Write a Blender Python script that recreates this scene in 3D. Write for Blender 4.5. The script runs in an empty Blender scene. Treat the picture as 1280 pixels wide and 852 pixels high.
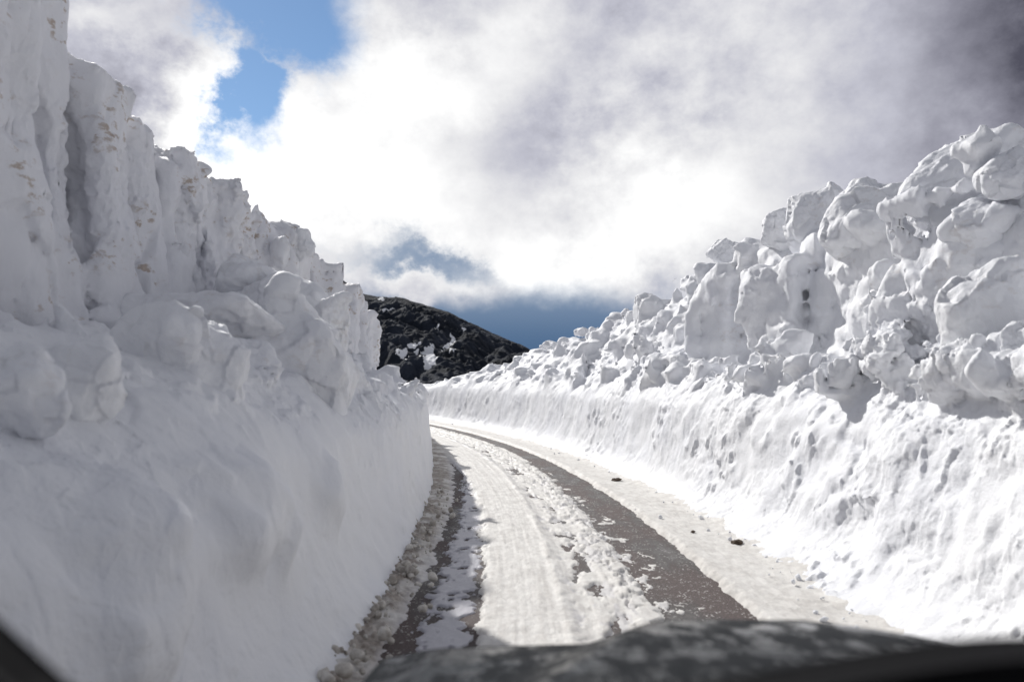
import bpy, bmesh, math, random, time
import numpy as np
from mathutils import Vector, Matrix

T0 = time.time()
random.seed(7)
rng = np.random.default_rng(11)
scene = bpy.context.scene
COL = scene.collection
R = math.radians

# ------------------------------------------------------------------ camera
EYE = 1.6            # eye height above the road
FPX = 960.0          # focal length in pixels of a 1280 px wide frame
HOR = 475.0          # image row of the horizon
cam_d = bpy.data.cameras.new("camera")
cam = bpy.data.objects.new("camera", cam_d)
COL.objects.link(cam)
cam.location = (0, 0, EYE)
cam.rotation_euler = (R(90), 0, 0)
cam_d.sensor_width = 36.0
cam_d.lens = 36.0 * FPX / 1280.0
cam_d.shift_y = (HOR - 426.0) / 1280.0
cam_d.clip_start = 0.05
cam_d.clip_end = 6000
cam_d.dof.use_dof = True
cam_d.dof.focus_distance = 13.0
cam_d.dof.aperture_fstop = 1.7
scene.camera = cam

# ------------------------------------------------------------------ sun + exposure
SUN_AZ, SUN_EL = R(-29.0), R(34.0)
sdir = Vector((math.sin(SUN_AZ) * math.cos(SUN_EL), math.cos(SUN_AZ) * math.cos(SUN_EL), math.sin(SUN_EL)))
sun_d = bpy.data.lights.new("sun", "SUN")
sun_d.energy = 4.0
sun_d.angle = R(1.2)
sun_d.color = (1.0, 0.975, 0.935)
sun = bpy.data.objects.new("sun", sun_d)
COL.objects.link(sun)
sun.rotation_euler = sdir.to_track_quat('Z', 'Y').to_euler()
sun.location = (-20, 25, 30)

scene.view_settings.view_transform = 'Standard'
scene.view_settings.look = 'None'
scene.view_settings.exposure = 0.03
scene.view_settings.gamma = 1.0
scene.view_settings.use_curve_mapping = False
scene.render.engine = 'CYCLES'
scene.cycles.use_denoising = True
scene.cycles.max_bounces = 12
scene.cycles.diffuse_bounces = 7
scene.cycles.glossy_bounces = 4
scene.cycles.sample_clamp_indirect = 8.0

# ------------------------------------------------------------------ node helper
class NT:
    """tiny helper to write shader maths"""
    def __init__(self, tree):
        self.t = tree; tree.nodes.clear(); self.x = 0
    def n(self, kind, **kw):
        nd = self.t.nodes.new(kind)
        self.x += 40; nd.location = (self.x, 0)
        for k, v in kw.items(): setattr(nd, k, v)
        return nd
    def link(self, a, b): self.t.links.new(a, b)
    def put(self, sock, v):
        if hasattr(v, "is_output") or isinstance(v, bpy.types.NodeSocket): self.link(v, sock)
        elif v is not None:
            try: sock.default_value = v
            except Exception: sock.default_value = tuple(v) + (1.0,)
    def m(self, op, a, b=None, c=None, clamp=False):
        nd = self.n("ShaderNodeMath", operation=op, use_clamp=clamp)
        self.put(nd.inputs[0], a)
        if b is not None: self.put(nd.inputs[1], b)
        if c is not None: self.put(nd.inputs[2], c)
        return nd.outputs[0]
    def add(self, a, b): return self.m('ADD', a, b)
    def sub(self, a, b): return self.m('SUBTRACT', a, b)
    def mul(self, a, b): return self.m('MULTIPLY', a, b)
    def sstep(self, v, lo, hi, o0=0.0, o1=1.0):
        nd = self.n("ShaderNodeMapRange", interpolation_type='SMOOTHSTEP')
        self.put(nd.inputs[0], v); nd.inputs[1].default_value = lo; nd.inputs[2].default_value = hi
        nd.inputs[3].default_value = o0; nd.inputs[4].default_value = o1
        return nd.outputs[0]
    def mix(self, f, a, b, blend='MIX'):
        nd = self.n("ShaderNodeMix", data_type='RGBA', blend_type=blend)
        self.put(nd.inputs[0], f); self.put(nd.inputs[6], a); self.put(nd.inputs[7], b)
        return nd.outputs[2]
    def noise(self, vec, scale, detail=4.0, rough=0.55, dist=0.0, kind=None):
        nd = self.n("ShaderNodeTexNoise")
        if vec is not None: self.link(vec, nd.inputs['Vector'])
        nd.inputs['Scale'].default_value = scale; nd.inputs['Detail'].default_value = detail
        nd.inputs['Roughness'].default_value = rough; nd.inputs['Distortion'].default_value = dist
        return nd.outputs['Fac']
    def vmap(self, vec, scale=(1, 1, 1), loc=(0, 0, 0)):
        nd = self.n("ShaderNodeMapping")
        self.link(vec, nd.inputs['Vector'])
        nd.inputs['Scale'].default_value = scale; nd.inputs['Location'].default_value = loc
        return nd.outputs[0]
    def bump(self, h, strength=0.3, dist=0.02, normal=None):
        nd = self.n("ShaderNodeBump")
        nd.inputs['Strength'].default_value = strength; nd.inputs['Distance'].default_value = dist
        self.link(h, nd.inputs['Height'])
        if normal is not None: self.link(normal, nd.inputs['Normal'])
        return nd.outputs[0]

# ------------------------------------------------------------------ sky
world = bpy.data.worlds.new("World")
scene.world = world
world.use_nodes = True
N = NT(world.node_tree)
tc = N.n("ShaderNodeTexCoord")
sep = N.n("ShaderNodeSeparateXYZ"); N.link(tc.outputs['Generated'], sep.inputs[0])
dx, dy, dz = sep.outputs[0], sep.outputs[1], sep.outputs[2]
DV = tc.outputs['Generated']
yy = N.m('MAXIMUM', dy, 0.08)
p0 = N.m('DIVIDE', dx, yy); q0 = N.m('DIVIDE', dz, yy)
# warp the layout by cloud noise so that every edge billows
w1 = N.sub(N.noise(N.vmap(DV, (1, 1, 1.2)), 3.2, 8, 0.6), 0.5)
w2 = N.sub(N.noise(N.vmap(DV, (1, 1, 1.2), (5.2, 1.3, 2.7)), 3.2, 8, 0.6), 0.5)
f1 = N.sub(N.noise(N.vmap(DV, (1, 1, 1.3), (1.7, 9.2, 4.4)), 7.0, 9, 0.62), 0.5)
f3 = N.sub(N.noise(N.vmap(DV, (1, 1, 1.2), (2.7, 7.7, 3.1)), 19.0, 8, 0.65), 0.5)
f2 = N.sub(N.noise(N.vmap(DV, (1, 1, 1.1), (3.7, 2.2, 8.4)), 2.3, 6, 0.55), 0.5)
p = N.add(p0, N.add(N.mul(w1, 0.30), N.add(N.mul(f3, 0.07), N.mul(f1, 0.10))))
q = N.add(q0, N.add(N.mul(w2, 0.26), N.add(N.mul(f3, 0.07), N.mul(f1, -0.09))))
def gauss(px, py, sx, sy, rot=0.0, P=None, Q=None):
    P = P or p; Q = Q or q
    a = N.sub(P, (px - 640) / FPX); b = N.sub(Q, (HOR - py) / FPX)
    c, s = math.cos(R(rot)), math.sin(R(rot))
    if rot:
        a, b = N.add(N.mul(a, c), N.mul(b, s)), N.sub(N.mul(b, c), N.mul(a, s))
    a = N.mul(a, FPX / sx); b = N.mul(b, FPX / sy)
    e = N.add(N.mul(a, a), N.mul(b, b))
    return N.m('POWER', 2.718, N.mul(e, -1.0))
# cloud brightness (linear) : base grey plus light and dark masses
bright = N.add(0.57, N.add(N.add(N.mul(f2, 0.30), N.mul(w1, 0.38)), N.add(N.mul(f3, 0.36), N.mul(f1, 0.80))))
for (px, py, sx, sy, amp) in (
        (430, 185, 190, 140, 0.46), (330, 250, 120, 90, 0.30), (640, 270, 190, 70, 0.20), (250, 140, 60, 90, 0.50),
        (560, 60, 130, 60, 0.35), (850, 275, 120, 60, 0.34), (880, 190, 130, 90, 0.14), (690, 330, 150, 40, 0.40),
        (120, 20, 90, 30, 0.25),
        (150, 110, 75, 85, -0.16), (700, 150, 95, 75, -0.16), (930, 90, 170, 130, 0.20), (1290, 40, 150, 190, -0.50),
        (1120, 180, 160, 70, -0.08), (820, 30, 130, 70, -0.02)):
    bright = N.add(bright, N.mul(gauss(px, py, sx, sy), amp))
bright = N.m('MAXIMUM', N.m('MINIMUM', bright, 1.15), 0.045)
ramp = N.n("ShaderNodeValToRGB")
er = ramp.color_ramp
er.elements[0].position = 0.0; er.elements[0].color = (0.05, 0.05, 0.075, 1)
er.elements[1].position = 1.0; er.elements[1].color = (1.0, 1.0, 1.0, 1)
for pos, c in ((0.30, (0.272, 0.272, 0.33, 1)), (0.55, (0.52, 0.525, 0.60, 1)), (0.8, (0.80, 0.80, 0.82, 1))):
    e = er.elements.new(pos); e.color = c
N.link(bright, ramp.inputs[0])
over = N.m('MAXIMUM', bright, 1.0)
cloud = N.mix(1.0, ramp.outputs[0], over, 'MULTIPLY')
# dark storm air low over the mountain, with torn white scraps in front
storm = N.mix(N.sstep(q0, 0.03, 0.14), (0.075, 0.145, 0.265, 1), (0.23, 0.31, 0.44, 1))
band_ = N.mul(N.sstep(N.add(q0, N.mul(f1, 0.10)), 0.150, 0.070), N.mul(N.sstep(p0, -0.30, -0.16), N.sstep(p0, 0.30, 0.10)))
storm_m = N.m('MAXIMUM', N.m('MAXIMUM', band_, N.mul(gauss(660, 430, 420, 60), 0.6)), N.mul(gauss(520, 318, 110, 26, -12), 0.75))
storm_m = N.m('MAXIMUM', storm_m, N.mul(gauss(470, 300, 60, 30), 0.5))
scrap = gauss(512, 362, 22, 22, 55)
storm_m = N.sstep(N.sub(N.add(storm_m, N.mul(f1, 0.5)), N.mul(scrap, 0.8)), 0.10, 0.85)
base = N.mix(storm_m, cloud, storm)
# the unseen sky overhead and behind is greyed down to cut ambient light
dull = N.m('MAXIMUM', N.sstep(dz, 0.50, 0.75), N.sstep(dy, 0.55, 0.15))
base = N.mix(dull, base, N.mix(N.sstep(f2, -0.25, 0.25), (0.195, 0.205, 0.24, 1), (0.34, 0.35, 0.395, 1)))
# the hole with clear sky
sky = N.n("ShaderNodeTexSky", sky_type='NISHITA')
sky.sun_disc = False
sky.sun_elevation = SUN_EL
sky.sun_rotation = SUN_AZ
sky.altitude = 1500
sky.air_density = 1.0; sky.dust_density = 0.15; sky.ozone_density = 2.5
skyc = N.mix(1.0, sky.outputs[0], (0.098, 0.105, 0.104, 1), 'MULTIPLY')
hole = N.m('MAXIMUM', gauss(340, 5, 118, 92), gauss(300, 115, 42, 72, 0))
hole = N.m('MAXIMUM', hole, N.mul(gauss(820, 520, 10, 10), 0.0))
hole_m = N.sstep(N.add(hole, N.add(N.mul(f1, 0.55), N.mul(f3, 0.50))), 0.18, 0.70)
final = N.mix(hole_m, base, skyc)
bg = N.n("ShaderNodeBackground"); N.link(final, bg.inputs[0]); bg.inputs[1].default_value = 1.0
out = N.n("ShaderNodeOutputWorld"); N.link(bg.outputs[0], out.inputs[0])

# ------------------------------------------------------------------ object helpers
def tag(o, label=None, cat=None, group=None, kind=None):
    if label: o['label'] = label
    if cat: o['category'] = cat
    if group: o['group'] = group
    if kind: o['kind'] = kind
    return o

def empty(name, loc, parent=None):
    o = bpy.data.objects.new(name, None); COL.objects.link(o)
    o.location = loc; o.empty_display_size = 0.2
    if parent: o.parent = parent
    return o

def mesh_np(name, verts, faces, mat, parent=None, smooth=True, attrs=None):
    """fast mesh from numpy arrays; faces (n,4) or (n,3)"""
    me = bpy.data.meshes.new(name)
    verts = np.ascontiguousarray(verts, np.float32); faces = np.ascontiguousarray(faces, np.int32)
    k = faces.shape[1]; nf = len(faces)
    me.vertices.add(len(verts)); me.vertices.foreach_set("co", verts.ravel())
    me.loops.add(nf * k); me.loops.foreach_set("vertex_index", faces.ravel())
    me.polygons.add(nf)
    me.polygons.foreach_set("loop_start", np.arange(0, nf * k, k, dtype=np.int32))
    me.polygons.foreach_set("loop_total", np.full(nf, k, np.int32))
    me.polygons.foreach_set("use_smooth", np.full(nf, smooth))
    me.update(calc_edges=True)
    if attrs:
        for an, av in attrs.items():
            a = me.attributes.new(an, 'FLOAT', 'POINT'); a.data.foreach_set("value", np.ascontiguousarray(av, np.float32))
    me.materials.append(mat)
    o = bpy.data.objects.new(name, me); COL.objects.link(o)
    if parent: o.parent = parent
    return o

def vnormals(V, F):
    a, b, c = V[F[:, 0]], V[F[:, 1]], V[F[:, 2]]
    if F.shape[1] == 4:
        n = np.cross(V[F[:, 2]] - a, V[F[:, 3]] - b)
    else:
        n = np.cross(b - a, c - a)
    out = np.zeros_like(V)
    for j in range(F.shape[1]):
        for ax in range(3):
            out[:, ax] += np.bincount(F[:, j], n[:, ax], len(V))
    return out / (np.linalg.norm(out, axis=1, keepdims=True) + 1e-12)

def subdivide(V, F):
    """one Catmull-Clark-like step (linear split + smoothing of old points)"""
    nv = len(V); nf = len(F)
    fc = V[F].mean(1)
    e = np.stack([F, np.roll(F, -1, 1)], 2).reshape(-1, 2)
    es = np.sort(e, 1); key = es[:, 0].astype(np.int64) * nv + es[:, 1]
    uk, inv = np.unique(key, return_inverse=True)
    ea, eb = (uk // nv).astype(np.int64), (uk % nv).astype(np.int64)
    cnt = np.bincount(inv, minlength=len(uk))
    fid = np.repeat(np.arange(nf), 4)
    em = (V[ea] + V[eb]) * 0.5
    fsum = np.stack([np.bincount(inv, fc[fid, k], len(uk)) for k in range(3)], 1)
    ep = np.where((cnt == 2)[:, None], (em * 2 + fsum) / 4.0, em)
    # old verts
    val = np.bincount(F.ravel(), minlength=nv).astype(np.float64)
    fav = np.stack([np.bincount(F.ravel(), fc[fid, k], nv) for k in range(3)], 1) / np.maximum(val, 1)[:, None]
    ecnt = np.bincount(ea, minlength=nv) + np.bincount(eb, minlength=nv)
    eav = np.stack([np.bincount(ea, em[:, k], nv) + np.bincount(eb, em[:, k], nv) for k in range(3)], 1) / np.maximum(ecnt, 1)[:, None]
    n_ = np.maximum(val, 3)[:, None]
    nvp = (fav + 2 * eav + (n_ - 3) * V) / n_
    bnd = np.zeros(nv, bool); bnd[ea[cnt == 1]] = True; bnd[eb[cnt == 1]] = True
    nvp[bnd] = V[bnd]
    VV = np.concatenate([nvp, ep, fc])
    inv4 = inv.reshape(nf, 4) + nv
    f_ = np.arange(nf) + nv + len(uk)
    FF = np.concatenate([np.stack([F[:, j], inv4[:, j], f_, inv4[:, j - 1]], 1) for j in range(4)])
    return VV, FF

# ------------------------------------------------------------------ numpy noise
_perm = np.concatenate([rng.permutation(256)] * 3).astype(np.int32)
_g = rng.normal(size=(256, 3)); _g = (_g / np.linalg.norm(_g, axis=1, keepdims=True)).astype(np.float32)
def perlin(x, y, z):
    xi, yi, zi = np.floor(x), np.floor(y), np.floor(z)
    fx, fy, fz = (x - xi).astype(np.float32), (y - yi).astype(np.float32), (z - zi).astype(np.float32)
    xi = xi.astype(np.int32) & 255; yi = yi.astype(np.int32) & 255; zi = zi.astype(np.int32) & 255
    sx = fx * fx * fx * (fx * (fx * 6 - 15) + 10); sy = fy * fy * fy * (fy * (fy * 6 - 15) + 10); sz = fz * fz * fz * (fz * (fz * 6 - 15) + 10)
    def cor(a, b, c):
        g = _g[_perm[_perm[_perm[xi + a] + yi + b] + zi + c]]
        return g[..., 0] * (fx - a) + g[..., 1] * (fy - b) + g[..., 2] * (fz - c)
    x0 = cor(0, 0, 0); x0 += sx * (cor(1, 0, 0) - x0)
    x1 = cor(0, 1, 0); x1 += sx * (cor(1, 1, 0) - x1)
    x0 += sy * (x1 - x0)
    x2 = cor(0, 0, 1); x2 += sx * (cor(1, 0, 1) - x2)
    x3 = cor(0, 1, 1); x3 += sx * (cor(1, 1, 1) - x3)
    x2 += sy * (x3 - x2)
    return (x0 + sz * (x2 - x0)) * 1.5
def pn(P, f, off=0.0):
    f = (f, f, f) if np.isscalar(f) else f
    return perlin(P[:, 0] * f[0] + off, P[:, 1] * f[1] + off * 1.7, P[:, 2] * f[2] + off * 2.3)
def fbm(P, f, o=4, off=0.0, gain=0.5):
    f = np.array((f, f, f) if np.isscalar(f) else f, float); s = 0; a = 1.0
    for i in range(o):
        s = s + a * pn(P, f, off + 13.1 * i); f = f * 2.03; a *= gain
    return s
def worley(P, f, seed=0, stretch=(1, 1, 1)):
    """distance to the nearest jittered cell point and a random id in 0..1"""
    Q = P * (np.array(stretch) * f)
    C = np.floor(Q).astype(np.int32); best = np.full(len(P), 9.0, np.float32); bid = np.zeros(len(P), np.float32)
    b2 = np.full(len(P), 9.0, np.float32)
    for i in (-1, 0, 1):
        for j in (-1, 0, 1):
            for k in (-1, 0, 1):
                c = C + (i, j, k)
                h = _perm[_perm[_perm[(c[:, 0] + seed) & 255] + (c[:, 1] & 255)] + (c[:, 2] & 255)]
                jit = 0.5 + 0.48 * _g[h]
                d = ((c + jit - Q) ** 2).sum(1).astype(np.float32)
                b2 = np.where(d < best, best, np.minimum(b2, d))
                m = d < best
                best[m] = d[m]; bid[m] = h[m] / 255.0
    return np.sqrt(best), bid, np.sqrt(b2)
def facets(P, f, seed=0, tilt=0.9, edge=0.35, ew=0.10, stretch=(1, 1, 1), drop=0.0):
    """broken, angular relief: every cell a small tilted plane with a crack round it (in metres, about 1/f deep)"""
    Q = (P * (np.array(stretch) * f)).astype(np.float32)
    C = np.floor(Q - 0.5).astype(np.int32)
    n_ = len(Q); b1 = np.full(n_, 9.0, np.float32); b2 = b1.copy(); hid = np.zeros(n_, np.int32); val = np.zeros(n_, np.float32)
    for i in (0, 1):
        for j in (0, 1):
            for k in (0, 1):
                c = C + (i, j, k)
                h = _perm[_perm[_perm[(c[:, 0] + seed) & 255] + (c[:, 1] & 255)] + (c[:, 2] & 255)]
                dv = Q - c - 0.5 - 0.40 * _g[h]
                d = np.einsum('ij,ij->i', dv, dv)
                m = d < b1
                b2 = np.where(m, b1, np.minimum(b2, d)); b1 = np.where(m, d, b1)
                h2 = _perm[h + 37]
                v = (h2 / 127.5 - 1) * 0.5 + tilt * np.einsum('ij,ij->i', _g[h2], dv)
                if drop: v = v - drop * (h2 > 247)
                val = np.where(m, v, val)
    return (val - edge * np.exp(-(np.sqrt(b2) - np.sqrt(b1)) / ew)) / f
def sst(x, a, b):
    t = np.clip((x - a) / (b - a), 0, 1); return t * t * (3 - 2 * t)
def smin(a, b, k):
    h = np.clip(0.5 + 0.5 * (b - a) / k, 0, 1); return b + (a - b) * h - k * h * (1 - h)
def smax(a, b, k): return -smin(-a, -b, k)

# ------------------------------------------------------------------ surface nets on a grid
def surface_nets(F):
    S = F > 0
    a, b, c = F.shape
    cells = np.zeros((a - 1, b - 1, c - 1), np.uint8)
    for i in (0, 1):
        for j in (0, 1):
            for k in (0, 1):
                cells += S[i:a - 1 + i, j:b - 1 + j, k:c - 1 + k]
    act = np.argwhere((cells > 0) & (cells < 8))
    idx = np.full(cells.shape, -1, np.int32); idx[act[:, 0], act[:, 1], act[:, 2]] = np.arange(len(act))
    val = {}
    for i in (0, 1):
        for j in (0, 1):
            for k in (0, 1):
                val[i, j, k] = F[act[:, 0] + i, act[:, 1] + j, act[:, 2] + k]
    acc = np.zeros((len(act), 3)); n = np.zeros(len(act))
    cs = list(val)
    for p1 in cs:
        for p2 in cs:
            d = tuple(np.subtract(p2, p1))
            if sorted(d) == [0, 0, 1]:
                f1_, f2_ = val[p1], val[p2]
                m = (f1_ > 0) != (f2_ > 0)
                t = f1_ / np.where(m, f1_ - f2_, 1)
                pos = np.array(p1) + t[:, None] * np.array(d)
                acc[m] += pos[m]; n[m] += 1
    V = act + acc / n[:, None]
    quads = []
    for ax in range(3):
        sl1 = [slice(None)] * 3; sl2 = [slice(None)] * 3
        sl1[ax] = slice(0, -1); sl2[ax] = slice(1, None)
        s1, s2 = S[tuple(sl1)], S[tuple(sl2)]
        e = np.argwhere(s1 != s2)
        o1, o2 = [x for x in range(3) if x != ax]
        ok = (e[:, o1] > 0) & (e[:, o2] > 0) & (e[:, o1] < F.shape[o1] - 1) & (e[:, o2] < F.shape[o2] - 1)
        e = e[ok]
        flip = s1[e[:, 0], e[:, 1], e[:, 2]]
        def at(d1, d2):
            q_ = e.copy(); q_[:, o1] += d1; q_[:, o2] += d2
            return idx[q_[:, 0], q_[:, 1], q_[:, 2]]
        Q = np.stack([at(-1, -1), at(0, -1), at(0, 0), at(-1, 0)], 1)
        if ax == 1: flip = ~flip
        Q[~flip] = Q[~flip][:, ::-1]
        quads.append(Q)
    return V, np.concatenate(quads)

# ------------------------------------------------------------------ the road's line
def xl(Y): return -1.05 - 0.0075 * np.maximum(Y - 7.0, 0) ** 2      # foot of the left bank
def xr(Y): return 2.50 - 0.0089 * np.maximum(Y - 5.0, 0) ** 2       # foot of the right bank
def xc(Y): return -0.0089 * np.maximum(Y - 5.0, 0) ** 2             # right hand lanes follow this line

def px2w(px, py, d): return np.array(((px - 640) / FPX * d, d, EYE + (HOR - py) / FPX * d))

def at_u(px, u):
    t = (px - 640) / FPX
    Y = np.linspace(1.5, 40, 8000); X = t * Y
    f = (xl(Y) - X - u) if t < -0.11 else (X - xr(Y) - u)
    i = np.nonzero((f[:-1] < 0) & (f[1:] >= 0))[0]
    return float(Y[i[0]])
# random snow block as an intersection of half spaces: star shaped
def poly_planes(r, n=13, lo=0.72, hi=1.0):
    v = r.normal(size=(n, 3)); v /= np.linalg.norm(v, axis=1, keepdims=True)
    # spread the planes a little
    for _ in range(12):
        d = v[:, None] - v[None]; dd = (d ** 2).sum(-1, keepdims=True) + 0.02
        v = v + 0.03 * (d / dd ** 1.5).sum(1); v /= np.linalg.norm(v, axis=1, keepdims=True)
    return v, r.uniform(lo, hi, n)
def rot_of(rx, ry, rz):
    return np.array(Matrix.Rotation(rz, 3, 'Z') @ Matrix.Rotation(ry, 3, 'Y') @ Matrix.Rotation(rx, 3, 'X'))

# ------------------------------------------------------------------ materials
def principled(name):
    m = bpy.data.materials.new(name); m.use_nodes = True
    n = NT(m.node_tree)
    bs = n.n("ShaderNodeBsdfPrincipled"); o = n.n("ShaderNodeOutputMaterial")
    n.link(bs.outputs[0], o.inputs[0])
    return m, n, bs

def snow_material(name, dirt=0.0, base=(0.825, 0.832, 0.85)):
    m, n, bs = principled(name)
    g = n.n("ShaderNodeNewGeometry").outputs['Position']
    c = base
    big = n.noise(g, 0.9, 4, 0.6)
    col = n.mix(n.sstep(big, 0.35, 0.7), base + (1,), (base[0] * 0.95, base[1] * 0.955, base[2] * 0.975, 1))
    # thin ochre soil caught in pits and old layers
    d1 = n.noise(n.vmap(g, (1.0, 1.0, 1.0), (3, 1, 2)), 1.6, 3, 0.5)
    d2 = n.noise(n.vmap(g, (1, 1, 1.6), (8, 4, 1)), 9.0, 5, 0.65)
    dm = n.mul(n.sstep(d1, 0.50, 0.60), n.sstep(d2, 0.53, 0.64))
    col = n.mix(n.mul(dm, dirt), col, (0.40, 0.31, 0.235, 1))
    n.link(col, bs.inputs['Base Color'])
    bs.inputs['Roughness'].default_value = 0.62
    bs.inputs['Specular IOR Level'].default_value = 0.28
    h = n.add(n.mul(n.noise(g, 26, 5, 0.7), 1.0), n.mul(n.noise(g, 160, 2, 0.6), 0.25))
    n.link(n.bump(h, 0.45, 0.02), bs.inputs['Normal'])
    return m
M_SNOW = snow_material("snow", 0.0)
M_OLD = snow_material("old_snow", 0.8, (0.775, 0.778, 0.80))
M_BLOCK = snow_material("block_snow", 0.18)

# ------------------------------------------------------------------ snow solids
CELL = 0.0056
def make_grid(y0, y1, side, zoff, nu, nz, ustart):
    ns = int(math.log(y1 / y0) / CELL)
    Y = y0 * np.exp(CELL * np.arange(ns))
    return Y

def blocks_sdf(F, Y, side, wall, nu, nz, ustart, zb, blocks):
    """union of rounded blocks, each only inside its own box of the grid"""
    for (c, sc, Rm, pv, pd, k, kb) in blocks:
        rad = max(sc) * 1.25
        i0, i1 = np.searchsorted(Y, (c[1] - rad, c[1] + rad))
        if i1 - i0 < 2: continue
        for i in range(i0, i1):
            h = CELL * Y[i]
            u0 = ustart; uc = side * (c[0] - wall(Y[i]))
            j0 = max(int((uc - rad - u0) / h), 0); j1 = min(int((uc + rad - u0) / h) + 1, nu)
            k0 = max(int((c[2] - rad - zb) / h), 0); k1 = min(int((c[2] + rad - zb) / h) + 1, nz)
            if j1 <= j0 or k1 <= k0: continue
            X = wall(Y[i]) + side * (u0 + h * np.arange(j0, j1)); Z = zb + h * np.arange(k0, k1)
            q = np.stack(np.broadcast_arrays(X[:, None] - c[0], Y[i] - c[1], Z[None] - c[2]), -1) @ Rm / sc
            v = pd - q @ pv.T
            v = -np.log(np.exp(-k * v).sum(-1)) / k * min(sc)
            F[i, j0:j1, k0:k1] = smax(F[i, j0:j1, k0:k1], v.astype(np.float32), kb)

def build_side(side, wall, base_fn, noise_fn, blocks, y0, y1, nu, nz, ustart, zb):
    ns = int(math.log(y1 / y0) / CELL)
    Y = y0 * np.exp(CELL * np.arange(ns))
    F = np.empty((ns, nu, nz), np.float32)
    for s in range(0, ns, 32):
        Ys = Y[s:s + 32]
        h = CELL * Ys
        U = ustart + h[:, None] * np.arange(nu)[None]
        Z = zb + h[:, None] * np.arange(nz)[None]
        F[s:s + 32] = base_fn(Ys[:, None, None], U[:, :, None], Z[:, None, :])
    blocks_sdf(F, Y, side, wall, nu, nz, ustart, zb, blocks)
    # noise only near the surface
    for s in range(0, ns, 64):
        sl = F[s:s + 64]
        hb = (CELL * Y[s:s + 64])[:, None, None]
        ii = np.nonzero(np.abs(sl) < np.maximum(0.30, 3 * hb))
        Yp = Y[s + ii[0]]; h = CELL * Yp
        U = ustart + h * ii[1]; Z = zb + h * ii[2]
        P = np.stack([wall(Yp) + side * U, Yp, Z], 1)
        sl[ii] += noise_fn(P, U)
    # close the far sides of the box
    F[:, -1, :] = -1; F[:, :, -1] = -1; F[:, :, 0] = -1; F[0] = -1; F[-1] = -1
    V, Q = surface_nets(F)
    del F
    Yv = y0 * np.exp(CELL * V[:, 0]); h = CELL * Yv
    U = ustart + h * V[:, 1]; Z = zb + h * V[:, 2]
    P = np.stack([wall(Yv) + side * U, Yv, Z], 1)
    # sides: mirrored coordinates flip the winding
    if side < 0: Q = Q[:, ::-1]
    P, Q = subdivide(P, Q)
    return P, Q

def detail(P, Q, wall, side, streak, soft):
    Nn = vnormals(P, Q)
    U = side * (P[:, 0] - wall(P[:, 1]))
    steep = 1 - np.abs(Nn[:, 2])
    low = sst(P[:, 2], 1.5, 1.05) * sst(U, 1.0, 0.7)
    rgh = (0.20 + 0.80 * sst(fbm(P, 1.1, 2, 81.0), -0.25, 0.35)) * (1 - 0.62 * low)
    rgh = rgh * soft(P, U)
    d = 0.016 * fbm(P, 3.1, 2, 4.0)
    d += rgh * (0.24 * facets(P, 9.0, 51) + 0.24 * facets(P, 19.0, 61) + 0.006 * fbm(P, 38.0, 2, 14.0, 0.7))
    st = fbm(P, (13, 13, 2.4), 2, 21.0) * sst(fbm(P, 1.4, 2, 61.0), -0.05, 0.4) + 0.6 * fbm(P, (34, 34, 6.0), 2, 25.0) * sst(fbm(P, 1.1, 2, 66.0), -0.1, 0.3)
    d += streak * 0.009 * st * (1 - np.abs(Nn[:, 2])) * low
    # chips knocked out of the scraped face
    d -= streak * 0.030 * low * sst(fbm(P, (8.0, 8.0, 4.5), 2, 77.0), 0.25, 0.50) * sst(fbm(P, 0.8, 2, 97.0), 0.0, 0.45)
    return P + Nn * d[:, None]

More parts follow.
